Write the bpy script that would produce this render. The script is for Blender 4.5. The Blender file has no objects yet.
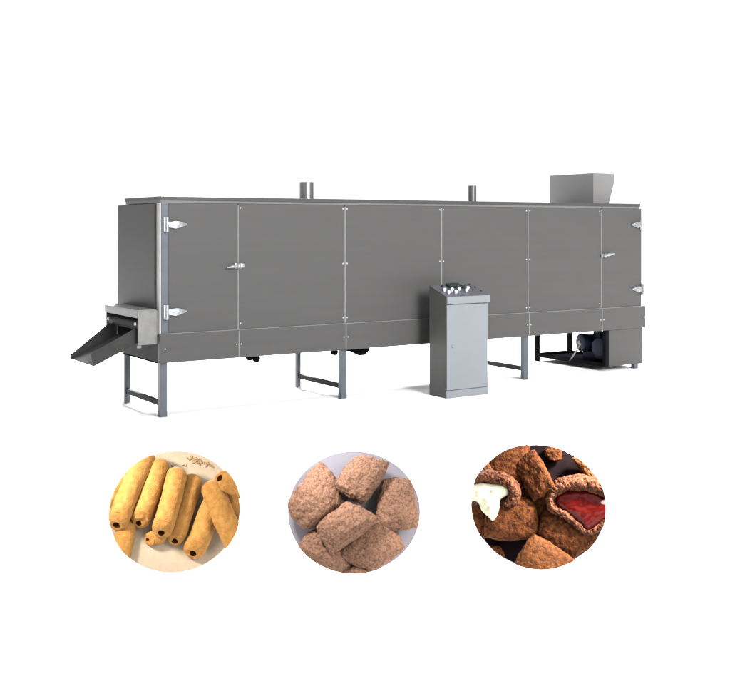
import bpy, bmesh, math, random
from mathutils import Vector, Matrix, noise

random.seed(7)
R = math.radians
SC = bpy.context.scene
COL = SC.collection

# ------------------------------------------------------------------ camera
cd = bpy.data.cameras.new('camera')
cam = bpy.data.objects.new('camera', cd)
COL.objects.link(cam)
cam.location = (-4.2154, -10.435, 1.9937)
cam.rotation_euler = (R(90), 0, -0.5739)
cd.sensor_width = 36
cd.lens = 1065.71 / 730 * 36
cd.shift_y = -(340.5 - 225.96) / 730
cd.clip_end = 2000
SC.camera = cam

# ------------------------------------------------------------------ studio light
W = bpy.data.worlds.new('World')
SC.world = W
W.use_nodes = True
wn = W.node_tree
bg = wn.nodes['Background']
tc = wn.nodes.new('ShaderNodeTexCoord')
# a white studio: bright ceiling, bright backdrop wall, dimmer room behind the camera


def ramp(src, lo, hi, a, b):
    m = wn.nodes.new('ShaderNodeMapRange')
    m.interpolation_type = 'SMOOTHSTEP'
    for k, v in (('From Min', lo), ('From Max', hi), ('To Min', a), ('To Max', b)):
        m.inputs[k].default_value = v
    wn.links.new(src, m.inputs['Value'])
    return m.outputs[0]


def facing(v):
    n = wn.nodes.new('ShaderNodeVectorMath')
    n.operation = 'DOT_PRODUCT'
    n.inputs[1].default_value = v
    wn.links.new(tc.outputs['Generated'], n.inputs[0])
    return n.outputs['Value']


mx = wn.nodes.new('ShaderNodeMath')
mx.operation = 'MAXIMUM'
wn.links.new(ramp(facing((0, 0, 1)), 0.12, 0.75, 0.2, 1.5), mx.inputs[0])
wn.links.new(ramp(facing((0.54, 0.84, 0)), 0.30, 0.78, 0.2, 1.3), mx.inputs[1])
wn.links.new(mx.outputs[0], bg.inputs['Strength'])
bg.inputs['Color'].default_value = (1, 1, 1, 1)

SC.view_settings.view_transform = 'Standard'
SC.view_settings.look = 'None'
SC.view_settings.exposure = 0
SC.view_settings.gamma = 1


def area(name, loc, target, size, power, color=(1, 1, 1), spread=180):
    l = bpy.data.lights.new(name, 'AREA')
    l.shape = 'DISK'
    l.size = size
    l.energy = power
    l.color = color
    l.spread = R(spread)
    o = bpy.data.objects.new(name, l)
    COL.objects.link(o)
    o.location = loc
    o.rotation_euler = (Vector(target) - Vector(loc)).to_track_quat('-Z', 'Y').to_euler()
    return o


area('key_softbox', (2.6, -17.0, 7.0), (8.0, 0, 1.2), 8.0, 2500, spread=100)
area('back_floor_fill', (7.0, 13.0, 10.3), (2.6, 1.0, 0), 4.0, 13000)  # added light from behind, whitens the floor under the oven

# ------------------------------------------------------------------ materials
MATS = {}


def material(name, base, rough=0.5, metal=0.0, spec=0.5, vary=0.06, scale=6.0, bump=0.0, bump_scale=200.0,
             coat=0.0, stretch=None, second=None, mix_lo=0.4, mix_hi=0.6, sss=0.0):
    m = bpy.data.materials.new(name)
    m.use_nodes = True
    nt = m.node_tree
    b = nt.nodes['Principled BSDF']
    b.inputs['Roughness'].default_value = rough
    b.inputs['Metallic'].default_value = metal
    b.inputs['Specular IOR Level'].default_value = spec
    b.inputs['Coat Weight'].default_value = coat
    b.inputs['Coat Roughness'].default_value = 0.08
    if sss:
        b.inputs['Subsurface Weight'].default_value = sss
        b.inputs['Subsurface Radius'].default_value = (0.02, 0.01, 0.005)
    t = nt.nodes.new('ShaderNodeTexCoord')
    mp = nt.nodes.new('ShaderNodeMapping')
    if stretch:
        mp.inputs['Scale'].default_value = stretch
    nt.links.new(t.outputs['Object'], mp.inputs[0])
    n = nt.nodes.new('ShaderNodeTexNoise')
    n.inputs['Scale'].default_value = scale
    n.inputs['Detail'].default_value = 6
    nt.links.new(mp.outputs[0], n.inputs['Vector'])
    cr = nt.nodes.new('ShaderNodeValToRGB')
    if second is None:
        lo = [c * (1 - vary) for c in base]
        hi = [c * (1 + vary) for c in base]
        cr.color_ramp.elements[0].position = 0.35
        cr.color_ramp.elements[1].position = 0.65
    else:
        lo, hi = second, base
        cr.color_ramp.elements[0].position = mix_lo
        cr.color_ramp.elements[1].position = mix_hi
    cr.color_ramp.elements[0].color = (*lo, 1)
    cr.color_ramp.elements[1].color = (*hi, 1)
    nt.links.new(n.outputs['Fac'], cr.inputs[0])
    nt.links.new(cr.outputs[0], b.inputs['Base Color'])
    if bump:
        n2 = nt.nodes.new('ShaderNodeTexNoise')
        n2.inputs['Scale'].default_value = bump_scale
        n2.inputs['Detail'].default_value = 5
        nt.links.new(mp.outputs[0], n2.inputs['Vector'])
        bp = nt.nodes.new('ShaderNodeBump')
        bp.inputs['Strength'].default_value = bump
        bp.inputs['Distance'].default_value = 0.01
        nt.links.new(n2.outputs['Fac'], bp.inputs['Height'])
        nt.links.new(bp.outputs[0], b.inputs['Normal'])
    MATS[name] = m
    return m


M_FLOOR = material('white_floor', (0.93, 0.93, 0.93), 0.6, spec=0.2, vary=0.005)
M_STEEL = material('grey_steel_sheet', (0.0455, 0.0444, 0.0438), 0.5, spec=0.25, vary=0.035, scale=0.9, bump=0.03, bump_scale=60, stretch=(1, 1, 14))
M_END = material('shaded_steel_sheet', (0.0268, 0.0255, 0.0252), 0.5, spec=0.25, vary=0.03, scale=1.2, bump=0.03, bump_scale=60, stretch=(1, 1, 14))  # same sheet steel, with the end wall's shade put into its colour
M_LID = material('lid_steel', (0.034, 0.033, 0.033), 0.45, spec=0.3, vary=0.05)
M_TRIM = material('bright_trim', (0.085, 0.085, 0.085), 0.4, spec=0.4, vary=0.05, scale=20)
M_SEAM = material('seam_edge', (0.125, 0.125, 0.125), 0.4, spec=0.4, vary=0.12, scale=9)
M_STRIP = material('white_metal_strip', (0.30, 0.295, 0.29), 0.4, vary=0.05)
M_POST = material('blue_grey_steel', (0.052, 0.060, 0.074), 0.45, spec=0.4, vary=0.12, scale=5)
M_BAR = material('stretcher_steel', (0.024, 0.025, 0.027), 0.7, spec=0.1, vary=0.1)
M_GALV = material('galvanised_steel', (0.125, 0.124, 0.122), 0.45, spec=0.4, vary=0.1, scale=14)
M_HOP = material('hopper_steel', (0.115, 0.113, 0.112), 0.45, spec=0.4, vary=0.03, scale=3)
M_CHUTE = material('dark_trough_steel', (0.030, 0.030, 0.0295), 0.7, spec=0.08, vary=0.1, scale=8)
M_BLACK = material('black_paint', (0.006, 0.006, 0.007), 0.9, spec=0.0, vary=0.2)
M_MOTOR = material('navy_motor_paint', (0.0065, 0.009, 0.024), 0.6, spec=0.15, vary=0.2)
M_CHROME = material('cast_zinc', (0.30, 0.31, 0.325), 0.35, metal=0.75, vary=0.25, scale=28, bump=0.1, bump_scale=90)
M_PIPE = material('stainless_pipe', (0.45, 0.45, 0.45), 0.2, metal=1.0, vary=0.04, scale=20)
M_PIPE2 = material('dull_pipe', (0.08, 0.08, 0.08), 0.35, metal=0.3, vary=0.06, scale=20)
M_SCREW = material('screw_head', (0.30, 0.30, 0.30), 0.35, metal=0.2, vary=0.05)
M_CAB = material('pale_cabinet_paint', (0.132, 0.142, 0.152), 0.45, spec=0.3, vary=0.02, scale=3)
M_CABS = material('cabinet_side_shaded', (0.061, 0.060, 0.059), 0.5, spec=0.25, vary=0.03)  # cabinet colour darkened, so the side's shade sits in the paint
M_PANEL = material('control_panel_face', (0.062, 0.062, 0.078), 0.4, vary=0.1, scale=30)
M_WBTN = material('white_button', (0.55, 0.55, 0.55), 0.3, vary=0.02)
M_DBTN = material('black_switch', (0.006, 0.007, 0.007), 0.4, vary=0.1)
M_GBTN = material('dark_green_meter', (0.008, 0.02, 0.017), 0.3, vary=0.1)
M_RIM = material('white_dish', (0.85, 0.85, 0.85), 0.5, vary=0.01)

M_CREAM = material('cream_cloth', (0.205, 0.16, 0.112), 0.9, spec=0.1, vary=0.05, scale=40, bump=0.25, bump_scale=420)
M_LILAC = material('lilac_grey_card', (0.108, 0.101, 0.116), 0.7, spec=0.15, vary=0.03, scale=6)
M_PLUM = material('dark_plum_board', (0.0048, 0.0027, 0.0034), 0.9, spec=0.03, vary=0.3, scale=12)


def snack_mat(name, base, dark, scale, lo, hi, bump, bscale, spec=0.15):
    return material(name, base, 0.8, spec=spec, second=dark, scale=scale, mix_lo=lo, mix_hi=hi, bump=bump, bump_scale=bscale)


M_ROLL = snack_mat('golden_wafer', (0.215, 0.107, 0.026), (0.165, 0.069, 0.0135), 30, 0.34, 0.66, 0.6, 170)
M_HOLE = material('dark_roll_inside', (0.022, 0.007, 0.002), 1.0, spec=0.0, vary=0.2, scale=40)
M_GRAIN = material('brown_grain', (0.17, 0.095, 0.028), 0.6, vary=0.3, scale=60)
M_PUFF = snack_mat('light_brown_puff', (0.116, 0.061, 0.038), (0.05, 0.023, 0.013), 80, 0.33, 0.56, 0.6, 130)
M_CHOC = snack_mat('toasted_brown_puff', (0.064, 0.0205, 0.006), (0.017, 0.005, 0.0023), 50, 0.34, 0.6, 0.8, 130, 0.05)
M_ORNG = snack_mat('orange_brown_puff', (0.105, 0.034, 0.0075), (0.042, 0.0125, 0.0035), 60, 0.34, 0.62, 0.7, 120)
M_CRUST = snack_mat('porous_crust', (0.108, 0.037, 0.014), (0.025, 0.006, 0.003), 62, 0.4, 0.62, 0.9, 110)
M_JAM = material('red_jam', (0.040, 0.0018, 0.0013), 0.12, spec=0.1, coat=0.25, vary=0.12, scale=14)
M_CREME = material('white_cream', (0.36, 0.35, 0.25), 0.35, spec=0.4, vary=0.03, scale=20)

# ------------------------------------------------------------------ mesh helpers


class MB:
    def __init__(self):
        self.bm = bmesh.new()

    def box(self, x0, x1, y0, y1, z0, z1, bev=0.0):
        b = bmesh.new()
        vs = [b.verts.new((x, y, z)) for x in (x0, x1) for y in (y0, y1) for z in (z0, z1)]
        for f in ((0, 1, 3, 2), (4, 6, 7, 5), (0, 4, 5, 1), (2, 3, 7, 6), (0, 2, 6, 4), (1, 5, 7, 3)):
            b.faces.new([vs[i] for i in f])
        if bev:
            bmesh.ops.bevel(b, geom=b.edges[:], offset=bev, segments=2, profile=0.5, affect='EDGES')
        self._add(b)
        return self

    def _add(self, b, M=None):
        if M is not None:
            bmesh.ops.transform(b, matrix=M, verts=b.verts)
        bmesh.ops.recalc_face_normals(b, faces=b.faces[:])
        tmp = bpy.data.meshes.new('tmp')
        b.to_mesh(tmp)
        b.free()
        self.bm.from_mesh(tmp)
        bpy.data.meshes.remove(tmp)

    def prism(self, pts, d, bev=0.0):
        """pts: a polygon of 3-D points; d: extrusion vector"""
        b = bmesh.new()
        d = Vector(d)
        a = [b.verts.new(p) for p in pts]
        c = [b.verts.new(Vector(p) + d) for p in pts]
        b.faces.new(a)
        b.faces.new(c[::-1])
        n = len(pts)
        for i in range(n):
            b.faces.new((a[i], a[(i + 1) % n], c[(i + 1) % n], c[i]))
        if bev:
            bmesh.ops.bevel(b, geom=b.edges[:], offset=bev, segments=2, profile=0.5, affect='EDGES')
        self._add(b)
        return self

    def lathe(self, prof, p0, axis, seg=32):
        """prof: list of (distance along axis, radius)"""
        b = bmesh.new()
        q = Vector(axis).normalized().to_track_quat('Z', 'Y').to_matrix().to_4x4()
        rings = []
        for h, r in prof:
            if r < 1e-6:
                rings.append([b.verts.new((0, 0, h))])
            else:
                rings.append([b.verts.new((r * math.cos(2 * math.pi * i / seg), r * math.sin(2 * math.pi * i / seg), h)) for i in range(seg)])
        for u, v in zip(rings, rings[1:]):
            for i in range(seg):
                j = (i + 1) % seg
                if len(u) == 1 and len(v) == 1:
                    continue
                if len(u) == 1:
                    b.faces.new((u[0], v[i], v[j]))
                elif len(v) == 1:
                    b.faces.new((u[i], v[0], u[j]))
                else:
                    b.faces.new((u[i], v[i], v[j], u[j]))
        self._add(b, Matrix.Translation(Vector(p0)) @ q)
        return self

    def build(self, name, mat, parent=None, smooth=False, loc=None):
        me = bpy.data.meshes.new(name)
        self.bm.to_mesh(me)
        self.bm.free()
        me.materials.append(mat)
        if smooth:
            for p in me.polygons:
                p.use_smooth = True
        o = bpy.data.objects.new(name, me)
        COL.objects.link(o)
        if parent:
            o.parent = parent
        if smooth == 'auto':
            me.set_sharp_from_angle(angle=R(35))
        if loc is not None:
            recentre(o, Vector(loc))
        return o


def recentre(o, c):
    """moves the origin to c (parent space) and leaves the shape where it is"""
    o.data.transform(Matrix.Translation(-c))
    o.location = c


def empty(name, loc):
    o = bpy.data.objects.new(name, None)
    o.empty_display_size = 0.2
    COL.objects.link(o)
    o.location = loc
    return o


def tag(o, label=None, cat=None, group=None, kind=None):
    if label:
        o['label'] = label
    if cat:
        o['category'] = cat
    if group:
        o['group'] = group
    if kind:
        o['kind'] = kind
    return o


# ------------------------------------------------------------------ setting
fl = MB()
fl.bm.faces.new([fl.bm.verts.new(p) for p in ((-400, -400, 0), (400, -400, 0), (400, 400, 0), (-400, 400, 0))])
tag(fl.build('floor', M_FLOOR), kind='structure')

# ------------------------------------------------------------------ the drying oven
oven = tag(empty('drying_oven', (0, 0, 0)),
           'long grey sheet steel tunnel drying oven standing on legs with a chute at its end', 'drying oven')
XS = [0.097, 0.894, 2.256, 3.644, 5.042, 6.355, 7.14]    # panel joints along the front
Z0, Z1 = 0.872, 2.236
LEN, DEP = 7.14, 1.19


def screw(p, parent, r=0.011):
    x, y, z = p
    s = MB().lathe([(0, r), (0.004, r), (0.007, r * .6), (0.008, 0)], (x, y, z), (0, -1, 0), 12)
    return s.build('screw', M_SCREW, parent, True, (x, y, z))


def latch(x, z, parent, mirror=1):
    """bright lever latch: base plate, hub and a lever"""
    m = MB()
    m.box(x - 0.03, x + 0.045, -0.012, -0.001, z - 0.028, z + 0.028, 0.003)
    m.lathe([(0, 0.03), (0.03, 0.028), (0.042, 0.018), (0.046, 0)], (x, -0.012, z), (0, -1, 0), 20)
    m.lathe([(0, 0.014), (0.05, 0.02), (0.1, 0.014), (0.15, 0.006), (0.155, 0)], (x, -0.04, z + 0.004), (mirror * 1, -0.15, -0.12 if mirror < 0 else 0.16), 14)
    m.box(x + 0.045 * -mirror - 0.012, x + 0.045 * -mirror + 0.03, -0.022, -0.012, z - 0.02, z + 0.024, 0.003)
    return m.build('latch', M_CHROME, parent, 'auto', (x, 0, z))


def hinge(x, z, parent, d=1):
    """strap hinge: knuckle plate on the post and a pointed strap on the door"""
    m = MB()
    m.box(x - 0.045, x + 0.012, -0.03, -0.0, z - 0.075, z + 0.075, 0.004)
    m.lathe([(0, 0), (0.0, 0.017), (0.15, 0.017), (0.15, 0)], (x - 0.012, -0.034, z - 0.075), (0, 0, 1), 14)
    pts = [(x, -0.026, z - 0.03), (x + d * 0.05, -0.026, z - 0.028), (x + d * 0.085, -0.026, z - 0.042), (x + d * 0.13, -0.026, z - 0.03),
           (x + d * 0.215, -0.026, z - 0.002), (x + d * 0.215, -0.026, z + 0.012), (x + d * 0.13, -0.026, z + 0.036), (x + d * 0.085, -0.026, z + 0.042),
           (x + d * 0.05, -0.026, z + 0.03), (x, -0.026, z + 0.03)]
    m.prism(pts, (0, 0.016, 0), 0.003)
    for dx in (0.06, 0.12):
        m.lathe([(0, 0.012), (0.006, 0.01), (0.008, 0)], (x + d * dx, -0.026, z + 0.004), (0, -1, 0), 10)
    return m.build('hinge', M_CHROME, parent, 'auto', (x, 0, z))


# inner shell (seen only as the dark gap behind the panels)
sh = MB().box(0.0155, LEN - 0.02, 0.03, DEP - 0.03, 0.60, 2.235)
sh.build('body', M_LID, oven)
# upper front: doors and fixed panels
for i in range(6):
    a, b = XS[i], XS[i + 1]
    g = 0.004
    door = i in (0, 5)
    p = MB().box(a + (g if i else 0.0), b - (g if i < 5 else 0), 0.0, 0.026, Z0, Z1, 0.003)
    o = p.build('door' if door else 'panel', M_STEEL, oven, False, ((a + b) / 2, 0, (Z0 + Z1) / 2))
    if door:
        if i == 0:
            hp = (0.075, 1)
        else:
            hp = (7.125, -1)
    for x in ((a + 0.028, b - 0.028) if not door else (())):
        for z in (2.19, 1.561, 0.937):
            if (i == 1 and x < 1) or (i == 4 and x > 6):
                if z == 1.561:
                    continue
            s = screw((x, 0, z), oven, 0.0095)
            s.parent = o
            s.location = Vector((x, 0, z)) - o.location
# bright edges of the panel joints
for x, w in ((0.894, 0.011), (2.256, 0.014), (3.644, 0.014), (5.042, 0.013), (6.355, 0.010)):
    MB().box(x - w / 2, x + w / 2, -0.003, 0.0, Z0, Z1 - 0.02).build('joint_strip', M_SEAM, oven, False, (x, 0, 1.5))
    MB().box(x - w / 2, x + w / 2, -0.025, -0.0215, 0.575, 0.862).build('joint_strip', M_SEAM, oven, False, (x, 0, 0.7))
latch(0.885, 1.561, oven, -1)
latch(6.40, 1.588, oven)
hinge(0.075, 2.005, oven, 1)
hinge(0.075, 1.095, oven, 1)
hinge(7.14, 2.005, oven, -1)
hinge(7.16, 1.11, oven, -1)
# skirt
SK = [-0.014, 0.894, 2.256, 3.644, 5.042, 6.355, 7.204]
for i in range(6):
    a, b = SK[i], SK[i + 1]
    g = 0.002
    o = MB().box(a + (g if i else 0), b - (g if i < 5 else 0), -0.022, 0.03, 0.569, 0.868, 0.003).build('skirt_panel', M_STEEL, oven, False, ((a + b) / 2, 0, 0.7))
    for x in ((a + 0.028) if i else (a + 0.06), b - 0.028):
        s = screw((x, -0.022, 0.716), oven, 0.009)
        s.parent = o
        s.location = Vector((x, -0.022, 0.716)) - o.location
MB().box(-0.012, 7.2, -0.018, -0.001, 0.8685, 0.8745).build('ledge', M_SEAM, oven, False, (3.6, 0, 0.87))
# lid and the light band beneath it
MB().box(0.0, 7.10, -0.02, 1.03, 2.262, 2.302, 0.003).build('lid', M_LID, oven, False, (3.5, 0.5, 2.28))
MB().box(0.006, 7.09, -0.006, 1.02, 2.2365, 2.2615).build('lid_rail', M_TRIM, oven, False, (3.5, 0.5, 2.25))
# corner post and bright strip
MB().box(0.012, 0.094, -0.004, 0.04, 0.873, 2.236, 0.003).build('corner_post', M_POST, oven, False, (0.05, 0, 1.5))
MB().box(-0.006, 0.011, 0.0, 0.084, 0.86, 2.232, 0.002).build('edge_strip', M_STRIP, oven, False, (0, 0.04, 1.5))
# end wall panel
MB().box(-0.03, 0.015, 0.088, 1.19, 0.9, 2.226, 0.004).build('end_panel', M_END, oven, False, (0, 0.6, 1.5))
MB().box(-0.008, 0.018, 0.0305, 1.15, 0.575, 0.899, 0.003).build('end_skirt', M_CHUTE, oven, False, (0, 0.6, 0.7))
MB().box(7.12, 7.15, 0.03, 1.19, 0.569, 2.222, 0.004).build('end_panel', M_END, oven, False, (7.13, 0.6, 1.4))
MB().box(0.02, 7.12, 1.165, 1.19, 0.569, 2.222, 0.004).build('panel', M_STEEL, oven, False, (3.5, 1.18, 1.4))

# legs: angle-iron uprights with a cross stretcher


def leg(x, y, d, ztop):
    m = MB()
    if d > 0:
        m.box(x, x + 0.078, y, y + 0.008, 0.0, ztop)
        m.box(x, x + 0.008, y + 0.0081, y + 0.06, 0.0, ztop)
    else:
        m.box(x, x + 0.078, y - 0.008, y, 0.0, ztop)
        m.box(x, x + 0.008, y - 0.06, y - 0.0081, 0.0, ztop)
    return m.build('leg', M_POST, oven, False, (x, y, 0))


for x in (0.014, 2.222, 5.0):
    leg(x, 0.034, 1, 0.575)
    leg(x, 1.118, -1, 0.61)
    MB().box(x + 0.012, x + 0.062, 0.045, 1.108, 0.112, 0.166, 0.003).build('stretcher', M_BAR, oven, False, (x, 0.5, 0.14))
    MB().box(x - 0.01, x + 0.07, 0.1, 1.1, 0.555, 0.6).build('crossbeam', M_BLACK, oven, False, (x, 0.5, 0.58))
leg(7.03, 0.03, 1, 0.07)

# pulleys and a chain guard under the tunnel
MB().box(1.0, 2.2, 0.32, 0.4, 0.548, 0.6).build('rail', M_BLACK, oven, False, (1.6, 0.35, 0.57))


def pulley(x, y, z, r, w=0.05):
    m = MB()
    m.lathe([(0, 0), (0, r * .9), (0.006, r), (w - .006, r), (w, r * .9), (w, 0)], (x, y, z), (0, 1, 0), 20)
    m.lathe([(-0.012, 0), (-0.012, r * .35), (0.001, r * .35)], (x, y, z), (0, 1, 0), 14)
    m.box(x - 0.014, x + 0.014, y + w + 0.001, y + w + 0.012, z - 0.02, 0.6)
    m.build('pulley', M_BLACK, oven, 'auto', (x, y, z))


for a in ((1.17, 0.25, 0.53, 0.042), (1.255, 0.25, 0.505, 0.042), (2.28, 0.25, 0.515, 0.04)):
    pulley(*a)
m = MB()
m.prism([(2.40, 0.22, 0.57), (2.44, 0.22, 0.515), (2.50, 0.22, 0.51), (2.60, 0.22, 0.455), (2.67, 0.22, 0.455), (2.74, 0.22, 0.51), (2.74, 0.22, 0.57)], (0, 0.06, 0), 0.004)
m.lathe([(0, 0.028), (0.02, 0.024), (0.02, 0)], (2.635, 0.219, 0.497), (0, -1, 0), 14)
m.build('drive_bracket', M_BLACK, oven, 'auto', (2.5, 0.22, 0.52))

# exhaust pipes on the lid


def pipe(x, y, r, h, mat):
    m = MB().lathe([(0, r * 1.35), (0.008, r * 1.35), (0.009, r), (h, r), (h, r * .93), (0.05, r * .93), (0.05, 0)], (x, y, 2.3025), (0, 0, 1), 48)
    m.build('exhaust_pipe', mat, oven, 'auto', (x, y, 2.3))


pipe(2.005, 0.45, 0.086, 0.205, M_PIPE)
pipe(4.485, 0.45, 0.053, 0.215, M_PIPE2)

# feed hopper
m = MB()
pr = [(6.51, 2.303), (6.81, 2.303), (6.913, 2.597), (6.913, 2.728), (6.51, 2.728)]
inn = [(6.52, 2.34), (6.80, 2.34), (6.903, 2.60), (6.903, 2.728), (6.52, 2.728)]
m.prism([(x, 0.30, z) for x, z in pr], (0, 0.01, 0))
m.prism([(x, 1.18, z) for x, z in pr], (0, -0.01, 0))
m.box(6.51, 6.518, 0.3101, 1.1699, 2.303, 2.728)
m.prism([(6.81, 0.3101, 2.303), (6.913, 0.3101, 2.597), (6.905, 0.3101, 2.60), (6.80, 0.3101, 2.303)], (0, 0.8598, 0))
m.box(6.905, 6.913, 0.3101, 1.1699, 2.6, 2.728)
m.build('feed_hopper', M_HOP, oven, False, (6.7, 0.7, 2.3))

# discharge housing at the left end
hs = empty('discharge_housing', (-0.14, 0.5, 1.0))
hs.parent = oven


def hpart(mb, name, mat, smooth=False):
    o = mb.build(name, mat, None, smooth)
    o.data.transform(Matrix.Translation(-hs.location))
    o.parent = hs
    return o


hpart(MB().box(-0.225, -0.011, 0.04, 0.05, 0.765, 1.118, 0.002), 'side_plate', M_GALV)
hpart(MB().box(-0.225, -0.031, 1.0, 1.01, 0.765, 1.118, 0.002), 'side_plate', M_GALV)
hpart(MB().prism([(-0.24, 0.035, 1.117), (-0.0305, 0.035, 1.119), (-0.0305, 0.035, 1.127), (-0.24, 0.035, 1.125)], (0, 0.98, 0)), 'top_plate', M_GALV)
hpart(MB().box(-0.24, -0.232, 0.035, 1.015, 1.045, 1.1165, 0.002), 'front_lip', M_GALV)
hpart(MB().box(-0.228, -0.218, 0.052, 0.998, 1.02, 1.0445, 0.002), 'gap_strip', M_BLACK)
hpart(MB().lathe([(0, 0), (0, 0.055), (0.93, 0.055), (0.93, 0)], (-0.165, 0.06, 0.965), (0, 1, 0), 28), 'roller', M_CHUTE, 'auto')
hpart(MB().box(-0.09, -0.031, 0.052, 0.998, 0.78, 1.11), 'back_plate', M_BLACK)
m = MB()
m.lathe([(0, 0), (0, 0.008), (0.16, 0.008), (0.16, 0)], (-0.25, 0.98, 0.965), (0.0, 1, 0), 10)
hpart(m, 'pull_rod', M_SCREW, 'auto')
for y in (0.09, 0.90):
    hpart(MB().lathe([(0, 0.018), (0.012, 0.016), (0.015, 0)], (-0.232, y, 0.98), (-1, 0, 0), 12), 'bolt', M_SCREW, True)
hpart(MB().box(-0.23, -0.19, 0.03, 0.06, 0.735, 0.764, 0.004), 'bracket', M_GALV)

# sloping discharge trough
TY0, TY1, TE = 0.12, 0.85, 0.85
A, B = Vector((-0.16, 0, 0.80)), Vector((-0.665, 0, 0.572))
m = MB()
m.bm.free(); m.bm = bmesh.new()
def slab(p, q, r_, t_, d):
    m.prism([p, q, r_, t_], d)
slab((A.x, TY0, A.z), (B.x, TY0, B.z), (B.x, TE, B.z), (A.x, TY1, A.z), (0, 0, 0.008))
fw = [(A.x, A.z), (B.x, B.z), (-0.70, 0.70), (-0.215, 0.94), (-0.16, 0.94)]
m.prism([(x, TY0 - 0.008, z) for x, z in fw], (0, 0.0079, 0))
bw = [(A.x, A.z), (B.x, B.z), (-0.672, 0.612), (-0.25, 0.93), (-0.16, 0.93)]
m.prism([(x, TY1 + 0.0001, z) for x, z in bw], (0, 0.0079, 0))
m.build('discharge_chute', M_CHUTE, oven, False, (-0.4, 0.5, 0.75))

# base unit with open side and motor, right end
MB().box(6.505, 7.165, 0.0, 0.012, 0.07, 0.566, 0.002).build('base_panel', M_STEEL, oven, False, (6.8, 0, 0.3))
m = MB()
m.box(6.44, 6.503, 0.0, 0.05, 0.065, 0.565)
m.box(6.44, 6.50, 1.38, 1.44, 0.0, 0.60)
m.box(7.10, 7.16, 1.38, 1.44, 0.0, 0.60)
m.box(7.10, 7.16, 0.013, 0.06, 0.065, 0.565)
m.box(6.44, 6.50, 0.051, 1.379, 0.065, 0.115)
m.box(7.10, 7.16, 0.061, 1.379, 0.065, 0.115)
m.box(6.501, 7.099, 1.38, 1.44, 0.065, 0.115)
m.box(6.503, 7.099, 0.013, 0.06, 0.07, 0.114)
m.box(6.501, 7.099, 0.061, 1.379, 0.068, 0.08)
m.box(6.44, 7.16, 1.2, 1.44, 0.601, 0.64)
m.build('base_frame', M_BLACK, oven, False, (6.8, 0.7, 0.065))
mo = MB()
mo.lathe([(0, 0), (0, 0.10), (0.012, 0.125), (0.12, 0.128), (0.125, 0.118), (0.13, 0.112), (0.40, 0.112), (0.42, 0.09), (0.43, 0)], (6.56, 0.62, 0.335), (1, -0.25, 0), 32)
mo.box(6.66, 6.98, 0.42, 0.66, 0.08, 0.22, 0.01)
mo.box(6.70, 6.86, 0.36, 0.50, 0.40, 0.50, 0.01)
for k in range(12):
    a = 2 * math.pi * k / 12
    mo.lathe([(0, 0.006), (0.26, 0.006)], (6.70, 0.58 + 0.112 * math.cos(a), 0.335 + 0.112 * math.sin(a)), (1, -0.25, 0), 6)
mo = mo.build('motor', M_MOTOR, oven, 'auto', (6.75, 0.55, 0.3))
hub = MB().lathe([(0, 0), (0, 0.03), (0.008, 0.035), (0.012, 0.035)], (6.548, 0.623, 0.335), (1, -0.25, 0), 18).build('fan_hub', material('brass_hub', (0.05, 0.04, 0.012), 0.4), None, 'auto')
hub.data.transform(Matrix.Translation(-mo.location))
hub.parent = mo
gb = MB().box(6.62, 6.98, 0.10, 0.40, 0.12, 0.42, 0.03)
gb.lathe([(0, 0.13), (0.06, 0.13), (0.07, 0.10), (0.07, 0)], (6.62, 0.25, 0.30), (-1, 0, 0), 28)
gb.build('gearbox', M_MOTOR, oven, 'auto', (6.8, 0.25, 0.25))
MB().lathe([(0, 0), (0, 0.011), (0.34, 0.011), (0.34, 0)], (6.45, 0.70, 0.075), Vector((0.0, -0.22, 0.27)), 10).build('brace_rod', M_GALV, oven, 'auto', (6.45, 0.7, 0.08))

# ------------------------------------------------------------------ control cabinet
CX0, CX1, CY0, CY1 = 3.25, 3.862, -0.614, -0.285
cab = tag(empty('control_cabinet', ((CX0 + CX1) / 2, (CY0 + CY1) / 2, 0)),
          'pale grey control cabinet with sloping button panel standing before the long steel oven', 'control cabinet')
C0 = cab.location.copy()


def cpart(mb, name, mat, smooth=False, parent=None):
    o = mb.build(name, mat, None, smooth)
    o.data.transform(Matrix.Translation(-C0))
    o.parent = parent or cab
    return o


zf, zb = 1.168, 1.282
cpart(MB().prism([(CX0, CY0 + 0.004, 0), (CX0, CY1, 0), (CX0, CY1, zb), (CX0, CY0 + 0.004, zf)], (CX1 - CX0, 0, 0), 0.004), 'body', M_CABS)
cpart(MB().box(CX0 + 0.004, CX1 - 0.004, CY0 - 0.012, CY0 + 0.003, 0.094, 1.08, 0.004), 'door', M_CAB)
cpart(MB().box(CX0 + 0.0, CX1 - 0.0, CY0 - 0.008, CY0 + 0.003, 0.002, 0.088, 0.003), 'plinth', M_CAB)
cpart(MB().box(CX0 - 0.002, CX1 + 0.025, CY0 - 0.026, CY0 + 0.003, 1.088, 1.176, 0.006), 'top_lip', M_CAB)
d = [o for o in cab.children if o.name.startswith('door')][0]
cpart(MB().lathe([(0, 0.016), (0.01, 0.016), (0.012, 0.01), (0.016, 0)], (CX0 + 0.085, CY0 - 0.012, 0.60), (0, -1, 0), 16), 'lock', M_CAB, 'auto', d)
slope = Vector((0, CY1 - CY0, zb - zf))
nrm = Vector((0, -(zb - zf), CY1 - CY0)).normalized()
o0 = Vector((CX0, CY0, zf)) + nrm * 0.001
e1 = Vector((CX1 + 0.015 - CX0, 0, 0))
pf = cpart(MB().prism([o0 + slope * .02, o0 + e1 + slope * .02, o0 + e1 + slope, o0 + slope], nrm * 0.008), 'control_panel', M_PANEL)


def on_panel(s, t):
    return o0 + e1 * s + slope * t + nrm * 0.0085


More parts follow.
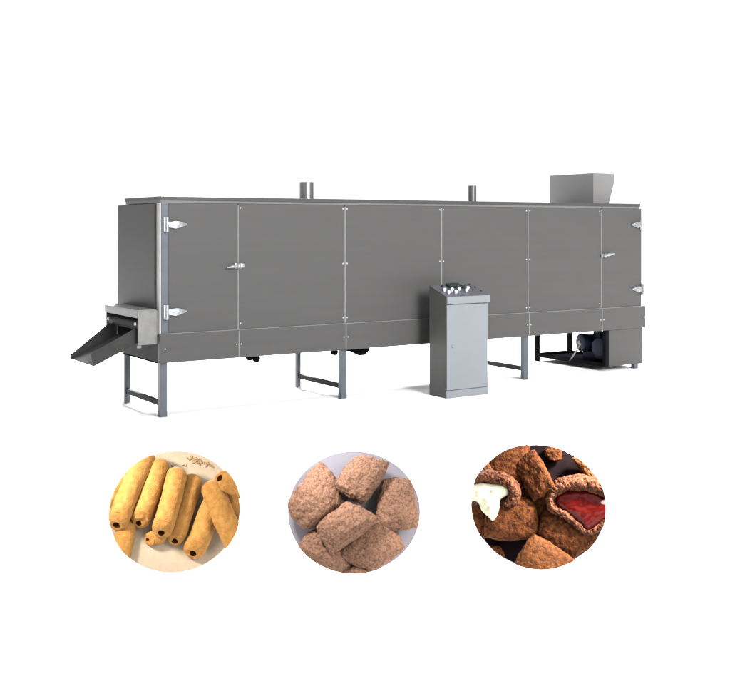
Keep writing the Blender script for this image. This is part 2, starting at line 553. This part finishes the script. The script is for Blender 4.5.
for s, t in ((.136, .46), (.15, .25), (.31, .46), (.316, .25), (.50, .51), (.60, .33), (.715, .53)):
    cpart(MB().lathe([(0, 0.014), (0.012, 0.014), (0.0125, 0.019), (0.032, 0.019), (0.038, 0.014), (0.039, 0)], on_panel(s, t), nrm, 16), 'button', M_WBTN, 'auto', pf)
for s, t, r, h in ((.22, .82, .017, .03), (.66, .66, .022, .03), (.93, .95, .012, .012), (.96, .68, .013, .012), (.965, .35, .013, .012), (.80, .9, .01, .01), (.83, .5, .01, .01)):
    cpart(MB().lathe([(0, r), (h * .3, r), (h * .31, r * .7), (h, r * .65), (h, 0)], on_panel(s, t), nrm, 16), 'switch', M_DBTN, 'auto', pf)
for s, w in ((.43, .05), (.58, .04)):
    c = on_panel(s, .84)
    cpart(MB().prism([c + Vector((-w, 0, 0)) - slope * .14, c + Vector((w, 0, 0)) - slope * .14, c + Vector((w, 0, 0)) + slope * .12, c + Vector((-w, 0, 0)) + slope * .12], nrm * 0.03, 0.003),
          'meter', M_GBTN, False, pf)

# ------------------------------------------------------------------ round display dishes with snacks
DSC = 5.95 / 5.9
EYE = Vector((-4.2154, -10.435, 1.9937))    # the point the dishes are turned to
K = 5.95 / 1065.71                     # metres per unit of the layouts below


def dish(cx, n, a, b, mat, label):
    n = Vector(n).normalized()
    side = Vector((0, 0, 1)).cross(n).normalized()      # to the right, seen from the front
    up = n.cross(side)
    a, b = a * DSC, b * DSC
    c = EYE + (Vector(cx) - EYE) * DSC
    Mx = Matrix((side, up, n)).transposed().to_4x4()
    Mx.translation = c
    base = c - up * (b + 0.007)
    root = tag(empty('display_dish', (base.x, base.y, 0)), label, 'display dish')
    loc = root.location.copy()

    def put(mb, name, m_, smooth=False, world=False):
        o = mb.build(name, m_, None, smooth)
        if not world:
            o.data.transform(Mx)
        o.data.transform(Matrix.Translation(-loc))
        o.parent = root
        return o

    def ell(s, w, off=0.0):
        return [(math.cos(2 * math.pi * i / 160) * (a + off) * s, math.sin(2 * math.pi * i / 160) * (b + off) * s, w) for i in range(160)]
    put(MB().prism(ell(1, -0.02, -0.0005), (0, 0, 0.02)), 'lining', mat)
    r = MB()
    prof = [(0.0, -0.03), (0.006, -0.03), (0.006, -0.003), (0.005, -0.001), (0.001, -0.001), (0.0, -0.002)]
    rings = [[r.bm.verts.new(p) for p in ell(1, w, off)] for off, w in prof]
    for u, v in zip(rings, rings[1:] + rings[:1]):
        for i in range(160):
            j = (i + 1) % 160
            r.bm.faces.new((u[i], u[j], v[j], v[i]))
    bmesh.ops.recalc_face_normals(r.bm, faces=r.bm.faces[:])
    put(r, 'rim', M_RIM, 'auto')
    put(MB().prism(ell(1, -0.034), (0, 0, 0.0135)), 'back_plate', M_RIM)
    # foot block and rear prop that hold the dish up
    s = MB()
    hb = base.z
    f = Vector((n.x, n.y, 0)).normalized()
    top = c - n * 0.04 + up * 0.1
    bot = Vector((c.x, c.y, 0)) - f * 0.36
    s.prism([top - side * .03, top + side * .03, bot + side * .03, bot - side * .03], -f * 0.02)
    put(s, 'stand', M_RIM, False, True)
    # cutter for the snacks that lie against the wall of the dish
    cb = MB().prism(ell(1, -0.001, -0.0012), (0, 0, 0.5))
    cut = cb.build('cutter', M_RIM)
    return dict(M=Mx, a=a, b=b, cut=cut, n=n)


def snack(D, name, verts, faces, mats, label, cat, group, mat_of=None, parent=None):
    me = bpy.data.meshes.new(name)
    me.from_pydata([tuple(v) for v in verts], [], faces)
    for m_ in mats:
        me.materials.append(m_)
    if mat_of:
        for p in me.polygons:
            p.material_index = mat_of(p.index)
    b = bmesh.new()
    b.from_mesh(me)
    bmesh.ops.recalc_face_normals(b, faces=b.faces[:])
    b.to_mesh(me)
    b.free()
    o = bpy.data.objects.new(name, me)
    COL.objects.link(o)
    if any((v.co.x / (D['a'] - .002)) ** 2 + (v.co.y / (D['b'] - .002)) ** 2 > 1 for v in me.vertices) or min(v.co.z for v in me.vertices) < 0:
        md = o.modifiers.new('clip', 'BOOLEAN')
        md.operation = 'INTERSECT'
        md.object = D['cut']
        md.solver = 'EXACT'
        bpy.context.view_layer.update()
        dg = bpy.context.evaluated_depsgraph_get()
        new = bpy.data.meshes.new_from_object(o.evaluated_get(dg))
        o.modifiers.clear()
        o.data = new
        bpy.data.meshes.remove(me)
        new.name = name
        me = new
    for p in me.polygons:
        p.use_smooth = True
    me.set_sharp_from_angle(angle=R(50))
    c = sum((v.co for v in me.vertices), Vector()) / max(1, len(me.vertices))
    me.transform(Matrix.Translation(-c))
    if parent is None:
        o.matrix_world = D['M'] @ Matrix.Translation(c)
        tag(o, label, cat, group)
    else:
        o.parent = parent
        o.matrix_local = Matrix.Translation(c - Vector(parent['c']))
    o['c'] = list(c)
    return o


def fbm(p, f, oct=4):
    return noise.fractal(p * f, 1.0, 2.0, oct)


def roll(D, A, Bp, r, wa, wb, label, seed, bend=0.0, nl=110, nc=72, hole=True, group='golden snack rolls on the cream cloth'):
    """A: closed upper end, Bp: open lower end, both in layout units; r radius"""
    A3 = Vector((A[0] * K, A[1] * K, wa))
    B3 = Vector((Bp[0] * K, Bp[1] * K, wb))
    r *= K
    ax = (B3 - A3)
    L = ax.length
    ax.normalize()
    u = Vector((0, 0, 1)).cross(ax).normalized()
    v = ax.cross(u)
    rnd = random.Random(seed)
    off = Vector((rnd.uniform(-9, 9), rnd.uniform(-9, 9), rnd.uniform(-9, 9)))
    prof = []
    for i in range(nl + 1):
        t = i / nl
        d = t * L
        e = 1.0
        if d < r * 1.1:
            q = 1 - d / (r * 1.1)
            e *= math.sqrt(max(0, 1 - q ** 2.6)) if q < 1 else 0
        if L - d < r * 0.55:
            q = 1 - (L - d) / (r * 0.55)
            e *= 1 - 0.42 * q ** 2.2
        prof.append((d, max(e, 0.02) * r, 0))
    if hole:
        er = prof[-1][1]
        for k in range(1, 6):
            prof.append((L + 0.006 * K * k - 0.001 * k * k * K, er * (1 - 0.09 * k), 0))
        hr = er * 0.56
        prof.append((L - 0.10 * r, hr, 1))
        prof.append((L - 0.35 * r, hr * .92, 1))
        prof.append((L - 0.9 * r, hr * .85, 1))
    verts, faces, mi = [], [], []
    for d, rr, hid in prof:
        wq = min(1, max(0, (d - (L - 1.6 * r)) / (1.2 * r))) if not hid else 1
        t = min(1, d / L)
        c = A3 + ax * d + u * (bend * r * math.sin(math.pi * t))
        for j in range(nc):
            a = 2 * math.pi * j / nc
            dr = u * math.cos(a) + v * math.sin(a)
            sq = 1 + 0.03 * math.cos(2 * a + seed)
            p = c + dr * rr * sq - ax * (0.75 * wq * wq * dr.z * rr if hole else 0)
            if rr > 0.03 * r:
                n1 = fbm(p + off, 9, 3) * 0.0042 + fbm(p + off, 55, 3) * 0.0016
                if hid or d > L - r * .25:
                    n1 += fbm(p + off, 26, 3) * 0.0085
                p = p + dr * n1
            verts.append(p)
    n = len(prof)
    for i in range(n - 1):
        for j in range(nc):
            k = (j + 1) % nc
            faces.append((i * nc + j, i * nc + k, (i + 1) * nc + k, (i + 1) * nc + j))
            mi.append(1 if prof[i + 1][2] else 0)
    faces.append(tuple(range(nc)))
    mi.append(0)
    faces.append(tuple((n - 1) * nc + j for j in range(nc))[::-1])
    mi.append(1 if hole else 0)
    return snack(D, 'snack_roll', verts, faces, [M_ROLL, M_HOLE], label, 'snack roll', group, lambda i: mi[i])


def pillow(D, quad, w, th, label, seed, mat, name='snack_pillow', cat='snack', group=None, bulge=0.06, rough=1.0, N=64, tilt=(0, 0), pw=(3.0, 2.2), flat=0.55, lump=1.0):
    """quad: four corners in layout units, counter-clockwise; w: height of the middle plane; th: half thickness"""
    P = [Vector((x * K, y * K, 0)) for x, y in quad]
    cen = sum(P, Vector()) / 4
    rnd = random.Random(seed)
    off = Vector((rnd.uniform(-9, 9), rnd.uniform(-9, 9), rnd.uniform(-9, 9)))
    size = (P[0] - P[2]).length
    verts, faces = [], []
    idx = {}

    def pos(s, t):
        a = (P[0] * (1 - s) + P[1] * s) * (1 - t) + (P[3] * (1 - s) + P[2] * s) * t
        # edges bulge a little in the middle
        bs = bulge * (1 - (2 * t - 1) ** 2) * (2 * s - 1)
        bt = bulge * (1 - (2 * s - 1) ** 2) * (2 * t - 1)
        a = a + (P[1] - P[0]) * bs + (P[3] - P[0]) * bt
        return a
    for side in (1, -1):
        for i in range(N + 1):
            for j in range(N + 1):
                edge = i in (0, N) or j in (0, N)
                if edge and side < 0:
                    idx[(side, i, j)] = idx[(1, i, j)]
                    continue
                s = 0.5 - 0.5 * math.cos(math.pi * i / N)
                t = 0.5 - 0.5 * math.cos(math.pi * j / N)
                p = pos(s, t)
                ex = 1 - abs(2 * s - 1) ** pw[0]
                ey = 1 - abs(2 * t - 1) ** pw[1]
                h = max(0.0, ex * ey) ** flat
                z = w + side * th * h + (p.x - cen.x) * tilt[0] + (p.y - cen.y) * tilt[1]
                q = Vector((p.x, p.y, z))
                nn = Vector(((p.x - cen.x) * (1 - h), (p.y - cen.y) * (1 - h), side * h * size * .5))
                nn = nn.normalized() if nn.length > 1e-6 else Vector((0, 0, side))
                g = q + off
                dsp = fbm(g, 10, 3) * 0.011 * lump + fbm(g, 34, 4) * 0.0065 * rough
                pit = noise.cell_vector(g * 40)[0]
                v_ = noise.voronoi(g * 60)[0][0]
                dsp += (min(v_, 0.5) - 0.3) * 0.011 * rough
                idx[(side, i, j)] = len(verts)
                verts.append(q + nn * dsp)
    for side in (1, -1):
        for i in range(N):
            for j in range(N):
                f = (idx[(side, i, j)], idx[(side, i + 1, j)], idx[(side, i + 1, j + 1)], idx[(side, i, j + 1)])
                faces.append(f if side > 0 else f[::-1])
    return snack(D, name, verts, faces, [mat], label, cat, group)


def spline(pts, n):
    out = []
    m = len(pts)
    for i in range(m):
        p0, p1, p2, p3 = (Vector(pts[(i + k) % m]) for k in (-1, 0, 1, 2))
        for k in range(n):
            t = k / n
            out.append(0.5 * ((2 * p1) + (p2 - p0) * t + (2 * p0 - 5 * p1 + 4 * p2 - p3) * t * t + (3 * p1 - p0 - 3 * p2 + p3) * t ** 3))
    return out


def blob(D, pts, cen, w, h, name, mat, parent, seed=1, amp=0.004, sag=None):
    """inflated closed shape over an outline that is star-shaped about cen"""
    o2 = spline([(x, y, 0) for x, y in pts], 10)
    c = Vector((cen[0] * K, cen[1] * K, 0))
    n = len(o2)
    S = 26
    verts, faces = [], []
    off = Vector((seed * 3.1, seed * 1.7, 0))
    rows = []
    for k in range(S):
        s = 1 - k / S
        row = []
        for p in o2:
            q = c + (Vector((p.x * K, p.y * K, 0)) - c) * s
            z = w + h * (1 - s ** 3) ** .5 + fbm(q + off, 14, 3) * amp * (1 - s ** 4) * 2
            if sag:
                z += sag(q.x / K, q.y / K)
            row.append(len(verts))
            verts.append(Vector((q.x, q.y, z)))
        rows.append(row)
    top = len(verts)
    verts.append(Vector((c.x, c.y, w + h + fbm(c + off, 14, 3) * amp * 2 + (sag(c.x / K, c.y / K) if sag else 0))))
    low = len(verts)
    for p in o2:
        verts.append(Vector((p.x * K, p.y * K, max(0.002, w - 0.03 + (sag(p.x, p.y) if sag else 0)))))
    for a, b in zip(rows, rows[1:]):
        for i in range(n):
            j = (i + 1) % n
            faces.append((a[i], a[j], b[j], b[i]))
    for i in range(n):
        j = (i + 1) % n
        faces.append((rows[-1][i], rows[-1][j], top))
        faces.append((low + i, low + j, rows[0][j], rows[0][i]))
    faces.append(tuple(low + i for i in range(n))[::-1])
    return snack(D, name, verts, faces, [mat], None, None, None, None, parent)


def crust(D, path, label, seed, mat, parent=None, closed=False, name='crust', cat=None, group=None, nseg=14, nc=36):
    """rough porous tube; path: (x, y, w, radius_in_plane, radius_in_depth)"""
    m = len(path)
    pts = []
    last = m if closed else m - 1
    for i in range(last):
        g = [path[(i + k) % m] if closed else path[min(max(i + k, 0), m - 1)] for k in (-1, 0, 1, 2)]
        for k in range(nseg):
            t = k / nseg
            pts.append([0.5 * ((2 * b) + (c - a) * t + (2 * a - 5 * b + 4 * c - d) * t * t + (3 * b - a - 3 * c + d) * t ** 3) for a, b, c, d in zip(*g)])
    if not closed:
        pts.append(list(path[-1]))
    n = len(pts)
    off = Vector((seed * 2.3, seed, 0))
    verts, faces = [], []
    for i, (x, y, w, r1, r2) in enumerate(pts):
        a = pts[(i - 1) % n] if closed or i > 0 else pts[0]
        b = pts[(i + 1) % n] if closed or i < n - 1 else pts[-1]
        t = Vector((b[0] - a[0], b[1] - a[1], 0)).normalized()
        u = Vector((-t.y, t.x, 0))
        c = Vector((x * K, y * K, w))
        for j in range(nc):
            an = 2 * math.pi * j / nc
            dr = u * math.cos(an) * r1 * K + Vector((0, 0, 1)) * math.sin(an) * r2 * K
            p = c + dr
            g = p + off
            v_ = noise.voronoi(g * 75)[0][0]
            dsp = fbm(g, 20, 3) * 0.008 + (min(v_, .6) - .3) * 0.022
            verts.append(p + dr.normalized() * dsp)
    for i in range(n if closed else n - 1):
        k2 = (i + 1) % n
        for j in range(nc):
            k = (j + 1) % nc
            faces.append((i * nc + j, i * nc + k, k2 * nc + k, k2 * nc + j))
    if not closed:
        faces.append(tuple(range(nc)))
        faces.append(tuple((n - 1) * nc + j for j in range(nc))[::-1])
    return snack(D, name, verts, faces, [mat], label, cat, group, None, parent)


# ---- dish 1: golden rolls
D1 = dish((-1.8956, -4.9092, 0.4157), (-0.3743, -0.8917, 0.2546), 0.3530, 0.3245, M_CREAM, 'white oval dish lined with cream cloth holding golden snack rolls')


def z1(x, y):
    return (100 + x / 4.867 - 175, 0.955 * (511 - (440 + y / 4.867)))


SR = 1 / 4.867
ROLLS = [
    # upper end, lower end, radius, heights, label, bend
    ((236, 40), (92, 400), 52, .085, .095, 'roll at the left edge of the golden pile, cut off at its upper left', -.1),
    ((303, 80), (196, 396), 50, .068, .070, 'second full roll from the left, tall one with a closed upper end', .1),
    ((383, 130), (300, 448), 52, .108, .116, 'brightest roll lying on top in the middle of the golden pile', .1),
    ((462, 168), (362, 490), 47, .056, .056, 'deeper orange roll tucked under the right flank of the middle roll', .05),
    ((580, 240), (450, 556), 54, .058, .062, 'roll leaning left whose open end points at the bottom rim of the dish', .0),
    ((524, 205), (665, 560), 53, .145, .135, 'roll leaning right on top of another, its upper end bare', .0),
    ((760, 285), (575, 198), 50, .19, .18, 'roll in the upper right with its open end facing left', .0),
]
for i, (a, b, r, wa, wb, lab, bend) in enumerate(ROLLS):
    A_, B_ = z1(*a), z1(*b)
    roll(D1, A_, B_, r * SR, wa, wb, lab, i + 1, bend)
roll(D1, z1(130, 150), z1(-10, 400), 40 * SR, .042, .042, 'dark sliver of a roll at the far left behind the leftmost roll', 11, hole=False)
roll(D1, z1(142, 372), z1(100, 610), 47 * SR, .018, .022, 'roll at the lower left under the open end of the leftmost roll', 12, hole=False)
roll(D1, z1(325, 458), z1(236, 478), 34 * SR, .030, .030, 'short low roll end lying beneath the two middle rolls', 13)
roll(D1, z1(600, 250), z1(730, 460), 40 * SR, .046, .046, 'roll half hidden at the right edge beneath the upper right roll', 14, hole=False)


def grain(D, x, y, ln, ang, label, seed):
    bm = bmesh.new()
    bmesh.ops.create_icosphere(bm, subdivisions=2, radius=1)
    for v in bm.verts:
        k = 1 + 0.15 * noise.noise(v.co * 2 + Vector((seed, 0, 0)))
        v.co = Vector((v.co.x * ln * k, v.co.y * ln * .42 * k, v.co.z * ln * .38 * k))
    me = bpy.data.meshes.new('grain')
    bm.to_mesh(me)
    bm.free()
    me.materials.append(M_GRAIN)
    for p in me.polygons:
        p.use_smooth = True
    o = bpy.data.objects.new('grain', me)
    COL.objects.link(o)
    o.matrix_world = D['M'] @ Matrix.Translation((x * K, y * K, ln * .36)) @ Matrix.Rotation(ang, 4, 'Z')
    tag(o, label, 'grain', 'brown grains scattered on the cream cloth')


rg = random.Random(3)
count = 0
while count < 46:
    t = rg.random()
    x = 440 + 135 * t + rg.gauss(0, 10)
    y = 82 + 52 * t ** 1.3 + rg.gauss(0, 13)
    lx, ly = z1(x, y)
    if (lx * K / (D1['a'] - .02)) ** 2 + (ly * K / (D1['b'] - .02)) ** 2 > 1 or (x > 520 and y > 135):
        continue
    grain(D1, lx, ly, rg.uniform(.0065, .0095), rg.uniform(0, 3.1), 'small brown grain in the scatter at the top right of the cream cloth', count)
    count += 1
for x, y in ((352, 121), (368, 119), (408, 116), (418, 121)):
    grain(D1, *z1(x, y), .0085, rg.uniform(0, 3.1), 'stray brown grain on the cream cloth above the middle roll', count + x)

# ---- dish 2: light brown pillows
D2 = dish((-1.0634, -5.4472, 0.4141), (-0.516, -0.8165, 0.2592), 0.3650, 0.3245, M_LILAC, 'white oval dish lined with lilac grey card holding seven light brown pillows')


def z2(x, y):
    return (280 + x / 4.867 - 354, 0.955 * (512 - (440 + y / 4.867)))


G2 = 'light brown pillow snacks on the lilac grey card'


def pil2(q, w, th, lab, seed, **k):
    pillow(D2, [z2(*p) for p in q], w, th, lab, seed, M_PUFF, group=G2, cat='pillow snack', **{**dict(rough=.8, flat=.5), **k})


pil2([(45, 310), (140, 436), (312, 305), (195, 108)], .085, .085, 'large pillow snack at the left of the lilac card', 1, tilt=(-.1, 0), bulge=.1)
pil2([(265, 225), (405, 318), (532, 115), (378, 78)], .115, .078, 'topmost pillow snack standing at the top of the lilac card', 2, tilt=(.1, .0))
pil2([(490, 205), (468, 400), (552, 462), (666, 428), (634, 196)][0:1] + [(470, 435), (668, 430), (634, 196)], .085, .07, 'pillow snack at the right with pinched lower corners', 3)
pil2([(280, 548), (440, 640), (605, 525), (465, 375)], .085, .07, 'pillow snack at the lower right beneath the central one', 4)
pil2([(90, 530), (290, 655), (350, 600), (180, 430)], .07, .062, 'low pillow snack at the bottom left edge', 5)
pil2([(185, 425), (258, 555), (482, 385), (325, 305)], .165, .075, 'bright central pillow snack resting on top of the others', 6, tilt=(0.05, .1))
pil2([(270, 660), (380, 760), (480, 650), (370, 612)], .06, .055, 'sliver of a pillow snack cut off by the bottom rim', 7)
for x, y, s in ((460, 83, 1), (313, 128, 2)):
    grain(D2, *z2(x, y), .006, s, ('tiny brown crumb on the card right of the topmost pillow', 'tiny brown crumb on the card left of the topmost pillow')[s - 1], s)
for o in COL.objects:
    if o.name.startswith('grain') and 'crumb' in o.get('label', ''):
        o.name = 'crumb'
        o['category'] = 'crumb'
        o['group'] = 'crumbs on the lilac grey card'

# ---- dish 3: filled brown pillows
D3 = dish((-0.2102, -5.9987, 0.4458), (-0.6485, -0.7183, 0.2519), 0.3610, 0.3290, M_PLUM, 'white oval dish lined in dark plum holding toasted pillows with fillings')


def z3(x, y):
    return (460 + x / 4.697 - 537.5, 0.955 * (507 - (435 + y / 4.697)))


G3 = 'toasted brown pillow snacks on the dark board'


def pil3(q, w, th, lab, seed, mat=M_CHOC, **k):
    return pillow(D3, [z3(*p) for p in q], w, th, lab, seed, mat, group=G3, cat='pillow snack', **{**dict(lump=.6, pw=(4, 3), flat=.45, rough=.7), **k})


pil3([(120, 170), (275, 300), (330, 60), (200, 20)], .07, .06, 'toasted pillow at the top left with a lit upper right corner', 1)
pil3([(245, 150), (345, 320), (445, 250), (350, 72)], .12, .06, 'dark faced pillow standing upright at the top centre', 2, tilt=(.45, 0), pw=(6, 6), flat=.35, bulge=.02)
pil3([(255, 300), (345, 430), (450, 340), (380, 215)], .05, .045, 'dark pillow tucked between the two filled ones', 3)
pil3([(115, 495), (320, 505), (360, 455), (330, 318), (165, 312)][0:1] + [(355, 490), (345, 315), (170, 300)], .10, .065, 'speckled pillow below the white cream filling', 4)
pil3([(40, 340), (60, 520), (150, 480), (140, 350)], .06, .05, 'dim pillow at the far left edge below the cream', 5)
pil3([(360, 470), (510, 590), (680, 440), (400, 345)], .09, .065, 'speckled pillow at the lower right below the red jam', 6)
pil3([(265, 615), (410, 690), (530, 580), (345, 468)], .125, .06, 'orange brown pillow at the bottom centre, nearest the rim', 7, M_ORNG)
pil3([(525, 110), (630, 240), (700, 240), (600, 100)], .07, .04, 'slim pillow at the upper right edge', 8, M_ORNG)
pil3([(395, 70), (420, 125), (480, 110), (460, 20)], .035, .028, 'dim pillow in the dark at the top rim', 9)
pil3([(95, 190), (130, 230), (170, 200), (130, 130)], .09, .045, 'small lit orange corner of a pillow at the upper left edge', 10, M_ORNG)
pil3([(120, 545), (150, 620), (215, 590), (195, 540)], .035, .028, 'dim pillow in the dark gap at the lower left rim', 11)
# jam-filled half pillow
pth = [(420, 305, .165, 10, 12), (448, 258, .165, 17, 14), (500, 232, .17, 21, 15), (560, 225, .17, 23, 15), (620, 232, .17, 22, 15), (668, 262, .168, 18, 14), (692, 320, .165, 12, 12), (675, 390, .16, 9, 10),
       (625, 436, .155, 8, 9), (580, 450, .15, 8, 9), (530, 408, .155, 9, 9), (475, 372, .16, 10, 10), (430, 345, .163, 10, 11)]
jam_host = crust(D3, [(*z3(x, y), w, r1, r2) for x, y, w, r1, r2 in [(p[0], p[1], p[2] - .01, p[3] / 4.697 * 1.45, p[4] / 4.697 * 3.6) for p in pth]],
                 'bitten toasted pillow at the right filled with glossy red jam', 3, M_CRUST, closed=True, name='filled_pillow', cat='filled snack', group=G3)
jam = [(445, 318), (462, 282), (510, 262), (565, 256), (625, 264), (668, 288), (685, 330), (668, 385), (622, 425), (586, 448), (560, 418), (520, 388), (478, 360)]
blob(D3, [z3(*p) for p in jam], z3(575, 335), .155, .028, 'filling', M_JAM, jam_host, 2, .0035)
# cream-filled half pillow
pth2 = [(40, 245, .15, 14, 14), (95, 218, .155, 17, 15), (150, 212, .16, 20, 15), (205, 222, .16, 21, 15), (245, 250, .16, 20, 15), (262, 288, .158, 18, 14), (245, 322, .155, 15, 13), (212, 342, .15, 10, 11)]
crm_host = crust(D3, [(*z3(x, y), w, r1, r2) for x, y, w, r1, r2 in [(p[0], p[1], p[2] - .01, p[3] / 4.697 * 1.35, p[4] / 4.697 * 3.4) for p in pth2]],
                 'bitten toasted pillow at the left with white cream dripping out', 5, M_CRUST, name='filled_pillow', cat='filled snack', group=G3)
crm = [(30, 290), (60, 258), (105, 240), (150, 244), (205, 238), (240, 262), (232, 292), (196, 318), (194, 345), (186, 385), (164, 420), (140, 400), (110, 372), (92, 335), (50, 322)]
blob(D3, [z3(*p) for p in crm], z3(140, 300), .158, .035, 'filling', M_CREME, crm_host, 4, .008)

for D in (D1, D2, D3):
    bpy.data.objects.remove(D['cut'])
for o in COL.objects:
    if 'c' in o.keys():
        del o['c']

# lamps on the dishes: small studio spots from the upper left of each
for D, off, pw, col in ((D1, (-.9, .6, .9), 10.5, (1, .95, .9)), (D2, (-.6, .95, .9), 10, (1, .97, .95)), (D3, (.8, .95, .65), 25, (1, .93, .84))):
    p = D['M'] @ Vector(off)
    area('dish_lamp', p, D['M'].translation, 0.25, pw, col, 50)
